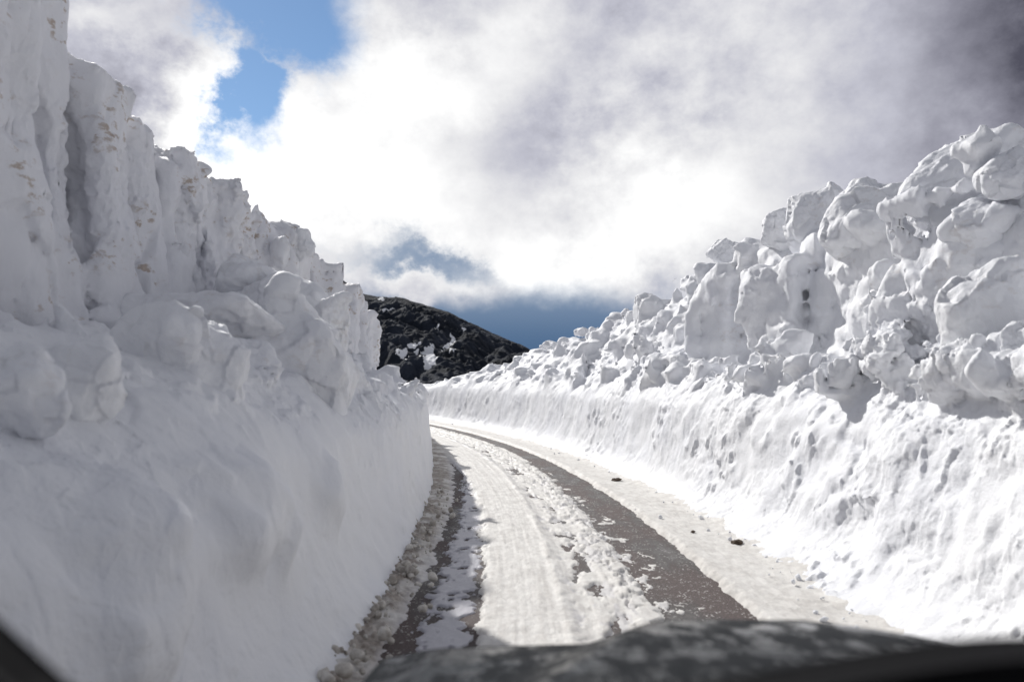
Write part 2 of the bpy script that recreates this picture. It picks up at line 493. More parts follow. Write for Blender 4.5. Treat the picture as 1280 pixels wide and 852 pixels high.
# prominent loose blocks: column and row of the centre in the photograph, metres behind the bank's foot,
# half width, half height, depth ratio, roll, label
BL = [
 (24, 492, 0.80, 46, 50, 1.0, 0.1, "rounded lump of snow at the left picture edge, beside a larger lump"),
 (94, 484, 0.86, 50, 54, 1.0, -0.2, "large rounded boulder of snow, second from the left picture edge"),
 (206, 436, 1.05, 48, 36, 0.8, 0.35, "smooth tongue shaped snow slab with bright rim, nearest the left cliff"),
 (240, 478, 0.90, 48, 52, 0.8, -0.1, "knobbly snow lump leaning in front of the tongue shaped slab"),
 (298, 458, 1.0, 36, 24, 0.9, 0.15, "flat topped snow slab between tongue shaped slab and the big headed block"),
 (372, 462, 0.80, 50, 58, 0.9, 0.0, "biggest upright snow block on the left bank, under a small head"),
 (358, 408, 0.85, 19, 17, 1.0, 0.2, "small head of snow sitting on the biggest upright block"),
 (405, 425, 0.75, 20, 34, 1.0, -0.35, "steep pointed snow fin right of the biggest upright block"),
 (250, 402, 1.5, 92, 26, 0.7, 0.03, "long flat snow slab lying at the foot of the left cliff"),
 (310, 354, 1.6, 38, 27, 0.9, -0.2, "peaked snow block above the long flat slab on the left"),
 (350, 385, 1.25, 50, 32, 0.8, 0.2, "broad tilted snow slab below the left cliff, behind the small head"),
 (378, 308, 1.7, 15, 17, 1.0, 0.1, "knob of snow balanced on the crest of the left cliff"),
 (351, 314, 1.8, 11, 16, 1.0, 0.2, "thin upright snow stub beside the balanced knob on the left crest"),
 (905, 315, 2.1, 17, 13, 1.0, 0.1, "single dark rimmed snow boulder on the right crest, apart from the others"),
 (1092, 280, 1.9, 62, 40, 0.8, 0.16, "longest smooth snow slab overhanging the right cliff face"),
 (1018, 282, 1.9, 34, 34, 1.0, -0.25, "angular snow block left of the longest overhanging slab on the right"),
 (978, 290, 1.9, 20, 24, 1.0, 0.3, "pale rough snow boulder at the left end of the right stack"),
 (1085, 243, 2.2, 26, 14, 1.0, -0.1, "small low snow block lying on the top edge of the right cliff"),
 (1210, 222, 1.9, 72, 42, 0.8, 0.42, "highest jagged snow mass on the right, against the darkest cloud"),
 (1262, 222, 1.6, 38, 27, 1.0, 0.3, "ridged oval snow block below the highest jagged mass at the right edge"),
 (1232, 288, 1.6, 46, 38, 1.0, 0.1, "plump smooth snow boulder perched beside the corner pillar on the right"),
 (1240, 398, 1.0, 54, 60, 0.9, 0.35, "largest snow block near the right picture edge with a bluish shaded side"),
 (1104, 346, 1.45, 14, 16, 1.0, 0.0, "uppermost small stone of snow in the cluster on the right cliff face"),
 (1101, 378, 1.45, 22, 16, 1.0, 0.15, "flattest wide stone of snow at the bottom of the cliff face cluster"),
 (1134, 364, 1.42, 17, 27, 1.0, -0.35, "long tilted stone of snow in the cluster next to the corner pillar"),
 (1032, 472, 0.95, 30, 26, 1.0, 0.1, "round crumbling snow lump on the shelf below the right cliff"),
 (1276, 436, 0.8, 20, 30, 1.0, 0.1, "shaded snow lump cut by the right picture edge"),
 (1186, 420, 1.3, 12, 12, 1.0, 0.1, "small round ball of snow at the foot of the corner pillar"),
 (686, 432, 2.1, 11, 5, 1.0, 0.1, "flat plate of snow sticking up on the far right crest"),
 (727, 415, 2.1, 9, 5, 1.0, 0.1, "small pale block of snow on the far right crest, nearer than the flat plate"),
]
BLD = [at_u(b_[0], b_[2]) for b_ in BL]
def mound(i, dz, grow):
    px, py, u, hw, hh, dr, roll, lab = BL[i]; d = BLD[i]; k = d / FPX
    c = px2w(px, py, d); c[2] -= hh * k * dz
    r = np.random.default_rng(900 + i); pv, pd = poly_planes(r, 14)
    return (c, np.array((hw * k * grow, hw * k * grow, hh * k * grow)), rot_of(0, 0, 0.3 * i), pv, pd, 9, 0.20)
# ---- left: a low ploughed bank, rubble behind it, and the tall cut cliff
off_y = [0, 6, 8, 11, 13, 15, 17, 60]; off_v = [2.15, 2.15, 2.0, 1.7, 1.35, 1.0, 0.8, 0.8]
cr_y = [1.0, 4.0, 5.4, 5.75, 5.8, 6.2, 7.0, 8.0, 10.0, 11.5, 12.5, 14.0, 15.0, 15.35, 15.5, 17, 22, 40]
cr_z = [4.84, 4.74, 4.54, 4.49, 4.19, 4.14, 4.04, 3.86, 3.74, 3.54, 3.36, 3.16, 2.99, 2.94, 1.95, 1.85, 1.6, 1.2]
crnd = np.random.default_rng(5)
columns = []
y = 2.6
while y < 15.3:
    wdt = crnd.uniform(0.20, 0.30) * (1 + 0.02 * y)
    columns.append((y, wdt, crnd.uniform(-0.10, 0.10), crnd.uniform(-0.26, 0.22)))
    y += wdt * crnd.uniform(1.85, 2.15)
def left_base(Y, U, Z):
    f = 0.03 + (0.10 + 0.16 * sst(Y, 9, 4)) * np.clip(Z, 0, 9) + 0.25 * sst(Z, 1.1, 1.7)
    face = U - f + 0.22 * np.exp(-np.clip(Z, 0, 9) / 0.16) * sst(Y, 14, 3)
    ztop = np.interp(Y, [1, 3, 5, 10, 14, 20, 40], [1.05, 1.12, 1.30, 1.34, 1.30, 1.2, 1.0]) + np.clip(U - 0.1, 0, 3) * np.interp(Y, [1, 3, 5, 12, 16], [0.34, 0.40, 0.36, 0.42, 0.2]) + 0.10 * sst(U, 0.15, 0.6) * sst(Y, 3.0, 4.2) * sst(Y, 11, 8)
    ztop = np.minimum(ztop, 1.95)
    F = smin(face, (ztop - Z) * 0.9, 0.14 + 0.16 * sst(Y, 9, 4))
    off = np.interp(Y, off_y, off_v); cz = np.interp(Y, cr_y, cr_z)
    # plateau well behind the face, columns in front of it
    back = smin(U - off - 0.55, cz - 0.15 - Z, 0.2)
    F = smax(F, back, 0.10)
    for (yc, w, du, dzc) in columns:
        m = np.abs(Y[:, 0, 0] - yc) < w + 0.5
        if not m.any(): continue
        i0, i1 = np.nonzero(m)[0][[0, -1]]; i1 += 1
        Yl = Y[i0:i1]
        o = np.interp(yc, off_y, off_v) + du + 0.42
        top = np.interp(yc, cr_y, cr_z) + dzc * 0.5
        lean = 0.02 * (Z[i0:i1] - 1)
        qx = np.abs(Yl - yc) - w + 0.14; qy = np.abs(U[i0:i1] - lean - o) - 0.45 + 0.14
        dd = 0.14 - (np.sqrt(np.maximum(qx, 0) ** 2 + np.maximum(qy, 0) ** 2) + np.minimum(np.maximum(qx, qy), 0))
        # each column ends in a broken, tilted top
        tp = (top - 0.25 * np.abs(Yl - yc) + 0.3 * np.sin(yc * 7) * (Yl - yc) - Z[i0:i1])
        F[i0:i1] = smax(F[i0:i1], smin(dd, tp, 0.10), 0.035)
    return F.astype(np.float32)
def left_noise(P, U):
    Y, Z = P[:, 1], P[:, 2]
    up = sst(Z, 1.15, 1.6)
    off = np.interp(Y, off_y, off_v)
    cl = sst(U - off, -0.35, -0.05)
    d = 0.10 * fbm(P, 1.1, 2, 2.0) * (0.35 + 0.65 * up)
    soft = 0.45 + 0.55 * sst(Y, 6, 10)
    d += 0.24 * soft * facets(P, 2.6, 1) * up * (1 - cl)
    d += cl * (0.22 * facets(P, 2.6, 7, stretch=(1, 1, 0.45), drop=0.6) + 0.018 * pn(P, (0.9, 0.9, 7.0), 44.0) + 0.05 * fbm(P, (3, 3, 0.6), 2, 31.0))
    d += (0.04 + 0.20 * soft * up * (1 - 0.25 * cl)) * facets(P, 5.5, 21)
    return d.astype(np.float32)

def rand_blocks(seed, n, side, wall, y0, y1, place, smin_, smax_):
    r = np.random.default_rng(seed); out_ = []
    for i in range(n):
        Yc = y0 * (y1 / y0) ** r.random()
        u, z = place(Yc, r)
        s = smin_ * (smax_ / smin_) ** (r.random() ** 1.6)
        sc = s * r.uniform(0.7, 1.25, 3)
        pv, pd = poly_planes(r, 11)
        out_.append((np.array((wall(Yc) + side * u, Yc, z)), sc, rot_of(*r.uniform(-3, 3, 3)), pv, pd, 26, 0.022))
    return out_
def left_place(Y, r):
    o = np.interp(Y, off_y, off_v)
    t = r.random()
    u0 = 0.22 + 0.55 * float(sst(np.array(Y), 9.0, 6.0)); u = u0 + t * (o - 0.1 - u0)
    zt = np.interp(Y, [1, 3, 5, 10, 14, 20, 40], [1.02, 1.06, 1.26, 1.34, 1.30, 1.2, 1.0]) + (u - 0.1) * np.interp(Y, [1, 5, 12, 16], [0.25, 0.36, 0.42, 0.2])
    return u, min(zt, 2.3) + r.uniform(-0.1, 0.1)
def left_top_place(Y, r):
    o = np.interp(Y, off_y, off_v)
    return o + r.uniform(0.1, 0.6), np.interp(Y, cr_y, cr_z) + r.uniform(-0.5, -0.12)
lb = rand_blocks(21, 95, -1, xl, 2.6, 7, left_place, 0.045, 0.16) + rand_blocks(23, 90, -1, xl, 7, 24, left_place, 0.06, 0.24) + rand_blocks(22, 80, -1, xl, 4.5, 15.2, left_top_place, 0.06, 0.15)

_r = np.random.default_rng(77)
for _i in range(34):
    Yc = 2.3 * (8.0 / 2.3) ** _r.random(); uu = _r.uniform(0.30, 1.15 if Yc > 4.2 else 0.55); zz = 0.55 + 0.85 * uu + _r.uniform(-0.12, 0.10)
    sc_ = _r.uniform(0.12, 0.30) * _r.uniform(0.8, 1.2, 3)
    pv_, pd_ = poly_planes(_r, 12)
    lb.append((np.array((xl(Yc) - uu, Yc, min(zz, 1.62))), sc_, rot_of(*_r.uniform(-3, 3, 3)), pv_, pd_, 10, 0.13))
P, Q = build_side(-1, xl, left_base, left_noise, lb, 1.3, 42, 172, 185, -0.35, -0.12)
P = detail(P, Q, xl, -1, 0.12, lambda P, U: 0.35 + 0.65 * sst(P[:, 1], 4.5, 9))
print("left", len(P), len(Q), round(time.time() - T0, 1))
def split_side(P, Q, cond, names, mats, labels):
    """cut one skin of snow into the bank and the cliff behind it, normals kept continuous"""
    Nn = vnormals(P, Q)
    c = P[Q].mean(1)
    m = cond(c)
    res = []
    for flag, nm, mt, lb_ in zip((False, True), names, mats, labels):
        q = Q[m == flag]
        u, inv = np.unique(q, return_inverse=True)
        o = mesh_np(nm, P[u], inv.reshape(-1, 4), mt)
        o.data.normals_split_custom_set_from_vertices(Nn[u].astype(np.float32))
        tag(o, lb_[0], lb_[1]); res.append(o)
    return res
def left_cond(c):
    Y = c[:, 1]; U = -(c[:, 0] - xl(Y)); o = np.interp(Y, off_y, off_v)
    return (U > o - 0.28) & (Y < 15.6)
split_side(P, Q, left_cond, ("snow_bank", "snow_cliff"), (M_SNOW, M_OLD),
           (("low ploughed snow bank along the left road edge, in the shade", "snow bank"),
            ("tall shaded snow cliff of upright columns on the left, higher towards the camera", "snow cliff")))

# ---- right: a scraped face, a shelf, and a wall of stacked blocks
rc_y = [1.0, 5.0, 6.0, 6.6, 7.4, 9.0, 10.5, 12.0, 14.0, 16.0, 20.0, 23.5, 29.0, 35.0, 45.0, 60]
rc_z = [3.0, 3.1, 3.36, 3.51, 3.46, 3.48, 3.73, 3.81, 3.55, 3.4, 3.08, 2.75, 1.98, 1.12, 0.95, 0.9]
def r_off(Y): return np.interp(Y, [0, 6, 10, 15, 20, 60], [1.55, 1.55, 1.6, 1.75, 1.9, 1.9])
def r_cliff(Y): return 1 - sst(Y, 13.2, 15.5)
def right_base(Y, U, Z):
    Zc = np.clip(Z, 0, 9)
    f = 0.05 + (0.17 + 0.22 * sst(Y, 12, 6)) * Zc + 0.22 * sst(Z, 1.15, 1.75)
    face = U - f + 0.40 * np.exp(-Zc / 0.14)
    cz = np.interp(Y, rc_y, rc_z)
    low = np.minimum(1.62, cz * 0.85)
    slope = (cz - low) * sst(U, 0.35, 2.2)
    cl = r_cliff(Y)
    ztop = low + (1 - cl) * slope + cl * (np.clip(U - 0.3, 0, 1.5) * 0.22)
    F = smin(face, (ztop - Z) * 0.85, 0.16)
    c = smin(U - r_off(Y) - 0.05 * (Z - 1.6), cz - 0.1 - Z, 0.22) - (1 - cl) * 3
    return smax(F, c, 0.18).astype(np.float32)
def right_noise(P, U):
    Y, Z = P[:, 1], P[:, 2]
    up = sst(Z, 1.2, 1.75); far = sst(Y, 12.5, 16)
    o = r_off(Y)
    cl = np.maximum(sst(U - o, -0.3, 0.0), sst(Z, 1.95, 2.3)) * r_cliff(Y)
    d = 0.09 * fbm(P, 1.0, 2, 2.0) * (0.5 + 0.5 * up)
    d += 0.25 * facets(P, 2.2, 5) * up * (1 - cl)
    d += 0.24 * facets(P, 1.2, 9) * up * far * (1 - cl)
    d += cl * (0.09 * fbm(P, (0.9, 0.9, 0.9), 2, 71.0) + 0.035 * pn(P, (0.8, 0.8, 6.5), 44.0) + 0.12 * facets(P, 1.8, 31))
    d += (0.06 + 0.22 * up * (1 - 0.7 * cl)) * facets(P, 5.0, 23)
    d += (1 - up) * sst(Y, 14, 7) * (0.20 * facets(P, 2.2, 41, tilt=0.7, edge=0.1) * sst(fbm(P, 0.7, 2, 33.0), -0.2, 0.4) + 0.05 * fbm(P, 2.6, 2, 47.0)) * sst(Z, 0.2, 0.6)
    return d.astype(np.float32)
def r_place(Y, r):
    t = r.random(); u = 0.55 + t * 1.75
    cz = np.interp(Y, rc_y, rc_z); low = min(1.62, cz * 0.85); cl = float(r_cliff(Y))
    if cl > 0.5: u = min(u, r_off(Y) - 0.45 - 0.5 * r.random())
    return u, low + (1 - cl) * (cz - low) * float(sst(np.array(u), 0.35, 2.2)) + cl * (u - 0.3) * 0.22 + r.uniform(-0.1, 0.08)
def r_top_place(Y, r):
    return r_off(Y) + r.uniform(-0.1, 1.1), np.interp(Y, rc_y, rc_z) + r.uniform(-0.25, 0.05)
rb = (rand_blocks(31, 120, 1, xr, 3.0, 11, r_place, 0.06, 0.20) + rand_blocks(33, 150, 1, xr, 9.0, 36, r_place, 0.08, 0.32) + rand_blocks(35, 260, 1, xr, 12.0, 34, r_place, 0.06, 0.22) + rand_blocks(32, 60, 1, xr, 13, 32, r_top_place, 0.12, 0.32) + rand_blocks(34, 50, 1, xr, 5, 14, r_top_place, 0.08, 0.24))
# hewn corner pillars standing out of the cliff
def box_block(px0, px1, py0, py1, d, depth, seed, yaw=0.3):
    a = px2w(px0, py0, d); b = px2w(px1, py1, d); c = (a + b) / 2; c[1] += depth / 2
    r = np.random.default_rng(seed)
    pv = np.concatenate([np.eye(3), -np.eye(3), r.normal(size=(4, 3))]); pv /= np.linalg.norm(pv, axis=1, keepdims=True)
    pd = np.array([1.0] * 6 + [1.35] * 4)
    return (c, np.array([abs(b[0] - a[0]) / 2, depth / 2, abs(a[2] - b[2]) / 2]), rot_of(0, 0, yaw), pv, pd, 22, 0.05)
rb += [box_block(955, 1035, 335, 478, 10.1, 1.0, 1, 0.5), box_block(1150, 1212, 245, 470, 6.9, 0.8, 2, 0.5),
       box_block(885, 950, 335, 470, 12.4, 0.9, 3, 0.5)]
rb += [mound(i, 0.8, 1.3) for i in (21, 25, 26, 20)]
P, Q = build_side(1, xr, right_base, right_noise, rb, 1.8, 55, 175, 165, -0.5, -0.12)
P = detail(P, Q, xr, 1, 1.0, lambda P, U: 1 - 0.6 * np.maximum(sst(U - r_off(P[:, 1]), -0.35, -0.05), sst(P[:, 2], 1.95, 2.3)) * r_cliff(P[:, 1]))
print("right", len(P), len(Q), round(time.time() - T0, 1))
def right_cond(c):
    Y = c[:, 1]; U = c[:, 0] - xr(Y)
    return (U > r_off(Y) - 0.35) & (Y < 15.5)
split_side(P, Q, right_cond, ("snow_bank", "snow_cliff"), (M_SNOW, M_BLOCK),
           (("long sunlit snow bank with a scraped face along the right road edge", "snow bank"),
            ("bright snow cliff on the right with broken blocks stacked along its top", "snow cliff")))

# ------------------------------------------------------------------ loose snow blocks
def ico(sub):
    bm = bmesh.new(); bmesh.ops.create_icosphere(bm, subdivisions=sub, radius=1.0)
    v = np.array([x.co[:] for x in bm.verts]); f = np.array([[w.index for w in x.verts] for x in bm.faces]); bm.free()
    return v / np.linalg.norm(v, axis=1, keepdims=True), f
ICO = {s: ico(s) for s in (2, 4, 6)}
def snow_block(name, c, sc, rot, seed, sub=6, mat=None, planes=12, k=13, rough=1.0, parent=None):
    r = np.random.default_rng(seed)
    D, Fc = ICO[sub]
    pv, pd = poly_planes(r, planes)
    dn = D @ pv.T
    t = np.exp(-k * pd[None] / np.maximum(dn, 0.05) / 1.0)
    rad = -np.log(t.sum(1)) / k
    rad = np.clip(rad, 0.4, 1.25)
    L = D * rad[:, None] * np.array(sc)
    nn = vnormals(L, Fc); s = min(sc)
    o = seed * 3.7
    disp = s * rough * (0.15 * fbm(L / s, 1.0, 3, o) + 0.17 * facets(L / s + o, 1.5, seed, edge=0.05) + 0.08 * facets(L / s + o, 4.5, seed + 9) + 0.10 * facets(L / s + o, 11.0, seed + 5))
    L = L + nn * disp[:, None]
    L = L @ rot_of(*rot).T
    ob = mesh_np(name, L, Fc, mat or M_BLOCK, parent)
    ob.location = c
    return ob
# (see BL), half height px, depth ratio, roll, label
for i, (px, py, u, hw, hh, dr, roll, lab) in enumerate(BL):
    d = BLD[i]; c = px2w(px, py, d); k = d / FPX
    if i in (2, 3, 4, 5, 7):                    # these grow out of the bank
        hh *= 1.5; hw *= 1.25; c[2] -= 0.12 * hh * k
    o = snow_block("snow_boulder", c, (hw * k * 1.2, hw * k * dr * 1.1, hh * k * 1.25), (0.15 * math.sin(i * 3), -roll, 0.4 * math.sin(i * 5.1)), 100 + i,
                   sub=6 if hw > 14 else 4, mat=M_BLOCK, planes=11 + i % 4, rough=0.9)
    tag(o, lab, "snow boulder", "loose snow boulders on the banks")
print("blocks", round(time.time() - T0, 1))

# ------------------------------------------------------------------ ground, road
def grid_mesh(name, Yv, Tv, fn, mat, attr_fn=None):
    Yg, Tg = np.meshgrid(Yv, Tv, indexing='ij')
    X, Z, at = fn(Yg, Tg)
    V = np.stack([X, Yg, Z], -1).reshape(-1, 3)
    a, b = Yg.shape
    i = np.arange(a * b).reshape(a, b)
    Fq = np.stack([i[:-1, :-1], i[:-1, 1:], i[1:, 1:], i[1:, :-1]], -1).reshape(-1, 4)
    return mesh_np(name, V, Fq, mat, attrs={k: v.ravel() for k, v in (at or {}).items()})

m, n, bs = principled("ground_snow")
bs.inputs['Base Color'].default_value = (0.82, 0.83, 0.86, 1); bs.inputs['Roughness'].default_value = 0.7
g = n.n("ShaderNodeNewGeometry").outputs['Position']
n.link(n.bump(n.noise(g, 0.4, 5, 0.6), 0.6, 0.5), bs.inputs['Normal'])
M_GROUND = m
S = 3000
gr = mesh_np("ground", [(-S, -S, -0.06), (S, -S, -0.06), (S, S, -0.06), (-S, S, -0.06)], np.array([[0, 1, 2, 3]]), M_GROUND)
tag(gr, "snow covered ground beyond the banks", "ground", kind="structure")

# asphalt under everything
m, n, bs = principled("wet_asphalt")
g = n.n("ShaderNodeNewGeometry").outputs['Position']
fine = n.noise(g, 85, 4, 0.75); mid = n.noise(g, 9, 4, 0.6); big = n.noise(n.vmap(g, (1, 0.35, 1)), 2.2, 4, 0.6)
ac = n.mix(n.sstep(fine, 0.3, 0.75), (0.014, 0.012, 0.011, 1), (0.095, 0.078, 0.073, 1))
ac = n.mix(n.sstep(big, 0.40, 0.60), ac, n.mix(n.sstep(fine, 0.35, 0.65), (0.040, 0.028, 0.026, 1), (0.155, 0.120, 0.113, 1)))
grit = n.n("ShaderNodeTexVoronoi"); n.link(g, grit.inputs['Vector']); grit.inputs['Scale'].default_value = 42
ice = n.mul(n.sstep(grit.outputs['Distance'], 0.38, 0.20), n.sstep(mid, 0.44, 0.60))
ac = n.mix(n.mul(ice, 0.8), ac, (0.62, 0.60, 0.58, 1))
n.link(ac, bs.inputs['Base Color'])
n.link(n.sstep(big, 0.3, 0.6, 0.35, 0.75), bs.inputs['Roughness']); bs.inputs['Specular IOR Level'].default_value = 0.35
n.link(n.bump(n.add(fine, n.mul(mid, 0.6)), 0.7, 0.012), bs.inputs['Normal'])
M_ASPH = m
Ya = np.linspace(-6, 60, 240)
road = grid_mesh("road", Ya, np.linspace(-2.0, 4.2, 12), lambda Y, T: (xc(Y) + T, 0 * Y, None), M_ASPH)
tag(road, "wet dark asphalt road between the snow banks", "road", kind="structure")

# packed snow on the road, worn through by the wheels: real relief, asphalt shows where it is gone
m, n, bs = principled("packed_snow")
g = n.n("ShaderNodeNewGeometry").outputs['Position']
at = n.n("ShaderNodeAttribute", attribute_name="soil").outputs['Fac']
wet = n.n("ShaderNodeAttribute", attribute_name="wet").outputs['Fac']
sp = n.noise(n.vmap(g, (1, 0.6, 1)), 12, 5, 0.65)
c1 = n.mix(n.sstep(sp, 0.35, 0.7), (0.80, 0.785, 0.75, 1), (0.62, 0.60, 0.57, 1))
soilc = n.mix(n.sstep(n.noise(g, 20, 5, 0.7), 0.35, 0.68), (0.22, 0.185, 0.16, 1), (0.48, 0.43, 0.375, 1))
c2 = n.mix(at, c1, soilc)
c3 = n.mix(wet, c2, (0.44, 0.435, 0.475, 1))
n.link(c3, bs.inputs['Base Color'])
n.link(n.sub(0.6, n.mul(wet, 0.3)), bs.inputs['Roughness'])
bs.inputs['Specular IOR Level'].default_value = 0.35
n.link(n.bump(n.add(n.noise(g, 40, 5, 0.7), n.mul(n.noise(g, 170, 2), 0.3)), 0.6, 0.015), bs.inputs['Normal'])
M_PACK = m
def pack(Y, T):
    """T is measured from the curving road line; thickness of snow over asphalt"""
    X = xc(Y) + T
    P3 = np.stack([T.ravel(), Y.ravel() * 0.9, np.zeros(T.size)], 1).astype(np.float32)
    sh = T.shape
    Pw = np.stack([T.ravel(), Y.ravel() * 0.45, np.zeros(T.size)], 1)
    n1 = fbm(P3, 2.2, 4, 3.0, 0.6).reshape(sh); n2 = fbm(P3, 9.0, 4, 17.0, 0.6).reshape(sh); n3 = fbm(Pw, 5.0, 4, 37.0, 0.6).reshape(sh)
    Tl = X - xl(Y)                                    # metres from the left bank
    e = 0.07 * n1 + 0.05 * n2                         # ragged edges
    h = np.full(sh, -0.03)
    def band(t0, t1, hgt, soft, base=T, ee=1.0):
        return hgt * sst(base + e * ee, t0 - soft, t0 + soft) * (1 - sst(base + e * ee, t1 - soft, t1 + soft))
    curve = 0.12 * sst(Y, 8, 18)
    h = np.maximum(h, -0.03 + band(-0.22 - curve, 1.0 + 2.2 * curve, 0.062, 0.04, ee=0.7))          # middle strip
    # wheel grooves pressed into the middle strip
    rut = np.exp(-((T - 0.50 - curve + 0.03 * n1) / 0.065) ** 2) * 0.016 + np.exp(-((T - 0.66 - curve + 0.03 * n1) / 0.10) ** 2) * 0.010
    worn = sst(n3, -0.05, 0.35) * np.exp(-((T - 0.60 - curve) / 0.16) ** 2) * 0.024
    ridge = np.exp(-((T - 0.37 - curve) / 0.045) ** 2) * 0.012 + np.exp(-((T - 0.86 - curve) / 0.05) ** 2) * 0.012
    h = h - np.where(T > 0.2, rut + worn, 0) + ridge * (0.5 + sst(n1, -0.2, 0.4))
    h -= sst(T, 0.55, 1.05) * sst(n2 + 0.5 * n1 + 0.7 * n3, 0.0, 0.5) * 0.045 * (T < 1.3)   # broken edge towards the wheel track
    # thin grey ice tongue in the left wheel track
    tl0 = 0.44 + 0.06 * n1
    h = np.maximum(h, -0.03 + 0.042 * sst(Tl + 1.6 * e, tl0 - .04, tl0 + .06) * (1 - sst(Tl + 1.8 * e, tl0 + 0.29, tl0 + 0.36)) - 0.03 * sst(n2 + n3, 0.62, 0.95))
    h = np.maximum(h, -0.03 + 0.036 * sst(n3 + 0.7 * n2, 0.08, 0.30) * sst(T, 0.85, 0.95) * (1 - sst(T + 0.30 * n1 + 0.12 * n2, 1.15, 1.36)))
    # slush along the left bank and hard snow along the right one
    h = np.maximum(h, -0.03 + 0.07 * (1 - sst(Tl + 1.5 * e, 0.16, 0.46)))
    h = np.maximum(h, -0.03 + 0.075 * sst(T + 0.4 * e, 1.57 + curve * 0.3, 1.70 + curve * 0.3) + 0.14 * sst(X - xr(Y), -0.35, 0.3))
    ln = fbm(np.stack([T.ravel() * 22, Y.ravel() * 0.55, np.zeros(T.size)], 1), 1.0, 3, 88.0, 0.6).reshape(sh)
    h += 0.003 * ln * (T > -0.2)
    # far away the left wheel track closes with snow
    h += 0.006 * n1 + 0.004 * n2
    w, _, _ = worley(np.stack([X.ravel(), Y.ravel(), np.zeros(T.size)], 1), 14.0, 4)
    lump = np.clip(0.5 - w.reshape(sh), 0, 1)
    sl = 1 - sst(Tl + e, 0.22, 0.45); sl0 = sl
    sl = sl * (1 - 0.75 * sst(Y, 7.5, 11))
    h += lump * (0.055 * sl * (0.5 + sst(n2, -0.3, 0.4)) + 0.004) + sl * 0.03 * n2
    soil = sl0 * 0.9 * sst(n1 + 0.3 * n2, -0.5, 0.3) + 0.11 * sst(T, 1.5, 1.8) * sst(n1, -0.3, 0.5) * (1 - sst(X - xr(Y), -0.3, 0.15)) + 0.10
    soil += 0.12 * sst(ln + 0.4 * n3, 0.05, 0.6) * (T > -0.2) * (T < 1.2)
    soil += 0.25 * np.exp(-((T - 1.62) / 0.06) ** 2)
    wetm = 0.40 * sst(n3 + 0.5 * n2 + 0.5 * ln, 0.05, 0.5) * sst(T, 0.36, 0.46) * (1 - sst(T, 1.0, 1.2)) + (1 - sl0) * (1 - sst(T + e, -0.30, -0.20))
    return X, h, {"soil": np.clip(soil, 0, 1), "wet": np.clip(wetm, 0, 1)}
Yp = 2.2 * np.exp(0.0042 * np.arange(int(math.log(52 / 2.2) / 0.0042)))
ps = grid_mesh("road_snow", Yp, np.arange(-1.75, 3.1, 0.0115), pack, M_PACK)
tag(ps, "packed snow with wheel grooves on the road", "packed snow", kind="structure")
print("road", round(time.time() - T0, 1))

# loose slush crumbs at the foot of the left bank, and crumbs on the right one
def crumbs(name, n_, place, s0, s1, mat, seed, label):
    r = np.random.default_rng(seed); D, Fc = ICO[2]; VV = []; FF = []; o = 0
    for i in range(n_):
        c = place(r); s = s0 * (s1 / s0) ** (r.random() ** 2)
        pv, pd = poly_planes(r, 8)
        rad = np.clip(-np.log(np.exp(-12 * pd[None] / np.maximum(D @ pv.T, 0.05)).sum(1)) / 12, 0.4, 1.2)
        VV.append((D * rad[:, None] * s * r.uniform(0.7, 1.2, 3)) @ rot_of(*r.uniform(-3, 3, 3)).T + c); FF.append(Fc + o); o += len(D)
    ob = mesh_np(name, np.concatenate(VV), np.concatenate(FF), mat)
    return tag(ob, label, "snow crumbs", kind="stuff")
m, n, bs = principled("slush")
g = n.n("ShaderNodeNewGeometry").outputs['Position']
n.link(n.mix(n.sstep(n.noise(g, 7, 5, 0.7), 0.35, 0.65), (0.30, 0.27, 0.235, 1), (0.66, 0.63, 0.58, 1)), bs.inputs['Base Color'])
bs.inputs['Roughness'].default_value = 0.5
n.link(n.bump(n.noise(g, 60, 4, 0.7), 0.6, 0.01), bs.inputs['Normal'])
M_SLUSH = m
def slush_place(r):
    Y = 3.2 * (11 / 3.2) ** r.random(); t = r.normal(0.17, 0.11)
    return np.array((xl(Y) + t, Y, 0.05 + 0.03 * r.random()))
crumbs("slush_crumbs", 300, slush_place, 0.007, 0.05, M_SLUSH, 3, "brown slush crumbs along the foot of the left bank")
def rcrumb_place(r):
    Y = 4.0 * (30 / 4.0) ** r.random(); t = -abs(r.normal(0.0, 0.28)) + 0.05
    return np.array((xr(Y) + t, Y, 0.05 + 0.02 * r.random()))
crumbs("snow_crumbs", 260, rcrumb_place, 0.006, 0.034, M_SNOW, 4, "white snow crumbs along the foot of the right bank")

# lumps of dark soil on the right shoulder
m, n, bs = principled("soil")
g = n.n("ShaderNodeNewGeometry").outputs['Position']
n.link(n.mix(n.noise(g, 30, 4, 0.6), (0.03, 0.022, 0.016, 1), (0.13, 0.09, 0.06, 1)), bs.inputs['Base Color'])
bs.inputs['Roughness'].default_value = 0.9
M_SOIL = m
for (px, py, d, hw, lab) in ((921, 684, 7.3, 8, "biggest clod of dark soil on the right snow shoulder"),
                             (866, 670, 7.85, 3, "tiny dark crumb of soil left of the biggest clod"),
                             (770, 604, 11.9, 6, "flat brown clod of soil farther up the right shoulder")):
    k = d / FPX; c = px2w(px, HOR + (EYE - 0.055) / d * FPX, d)
    o = snow_block("soil_clod", c, (hw * k, hw * k, hw * k * 0.5), (0, 0, 1), 300 + hw, sub=4, mat=M_SOIL, rough=2.0)
    tag(o, lab, "soil clod", "clods of soil on the right shoulder")

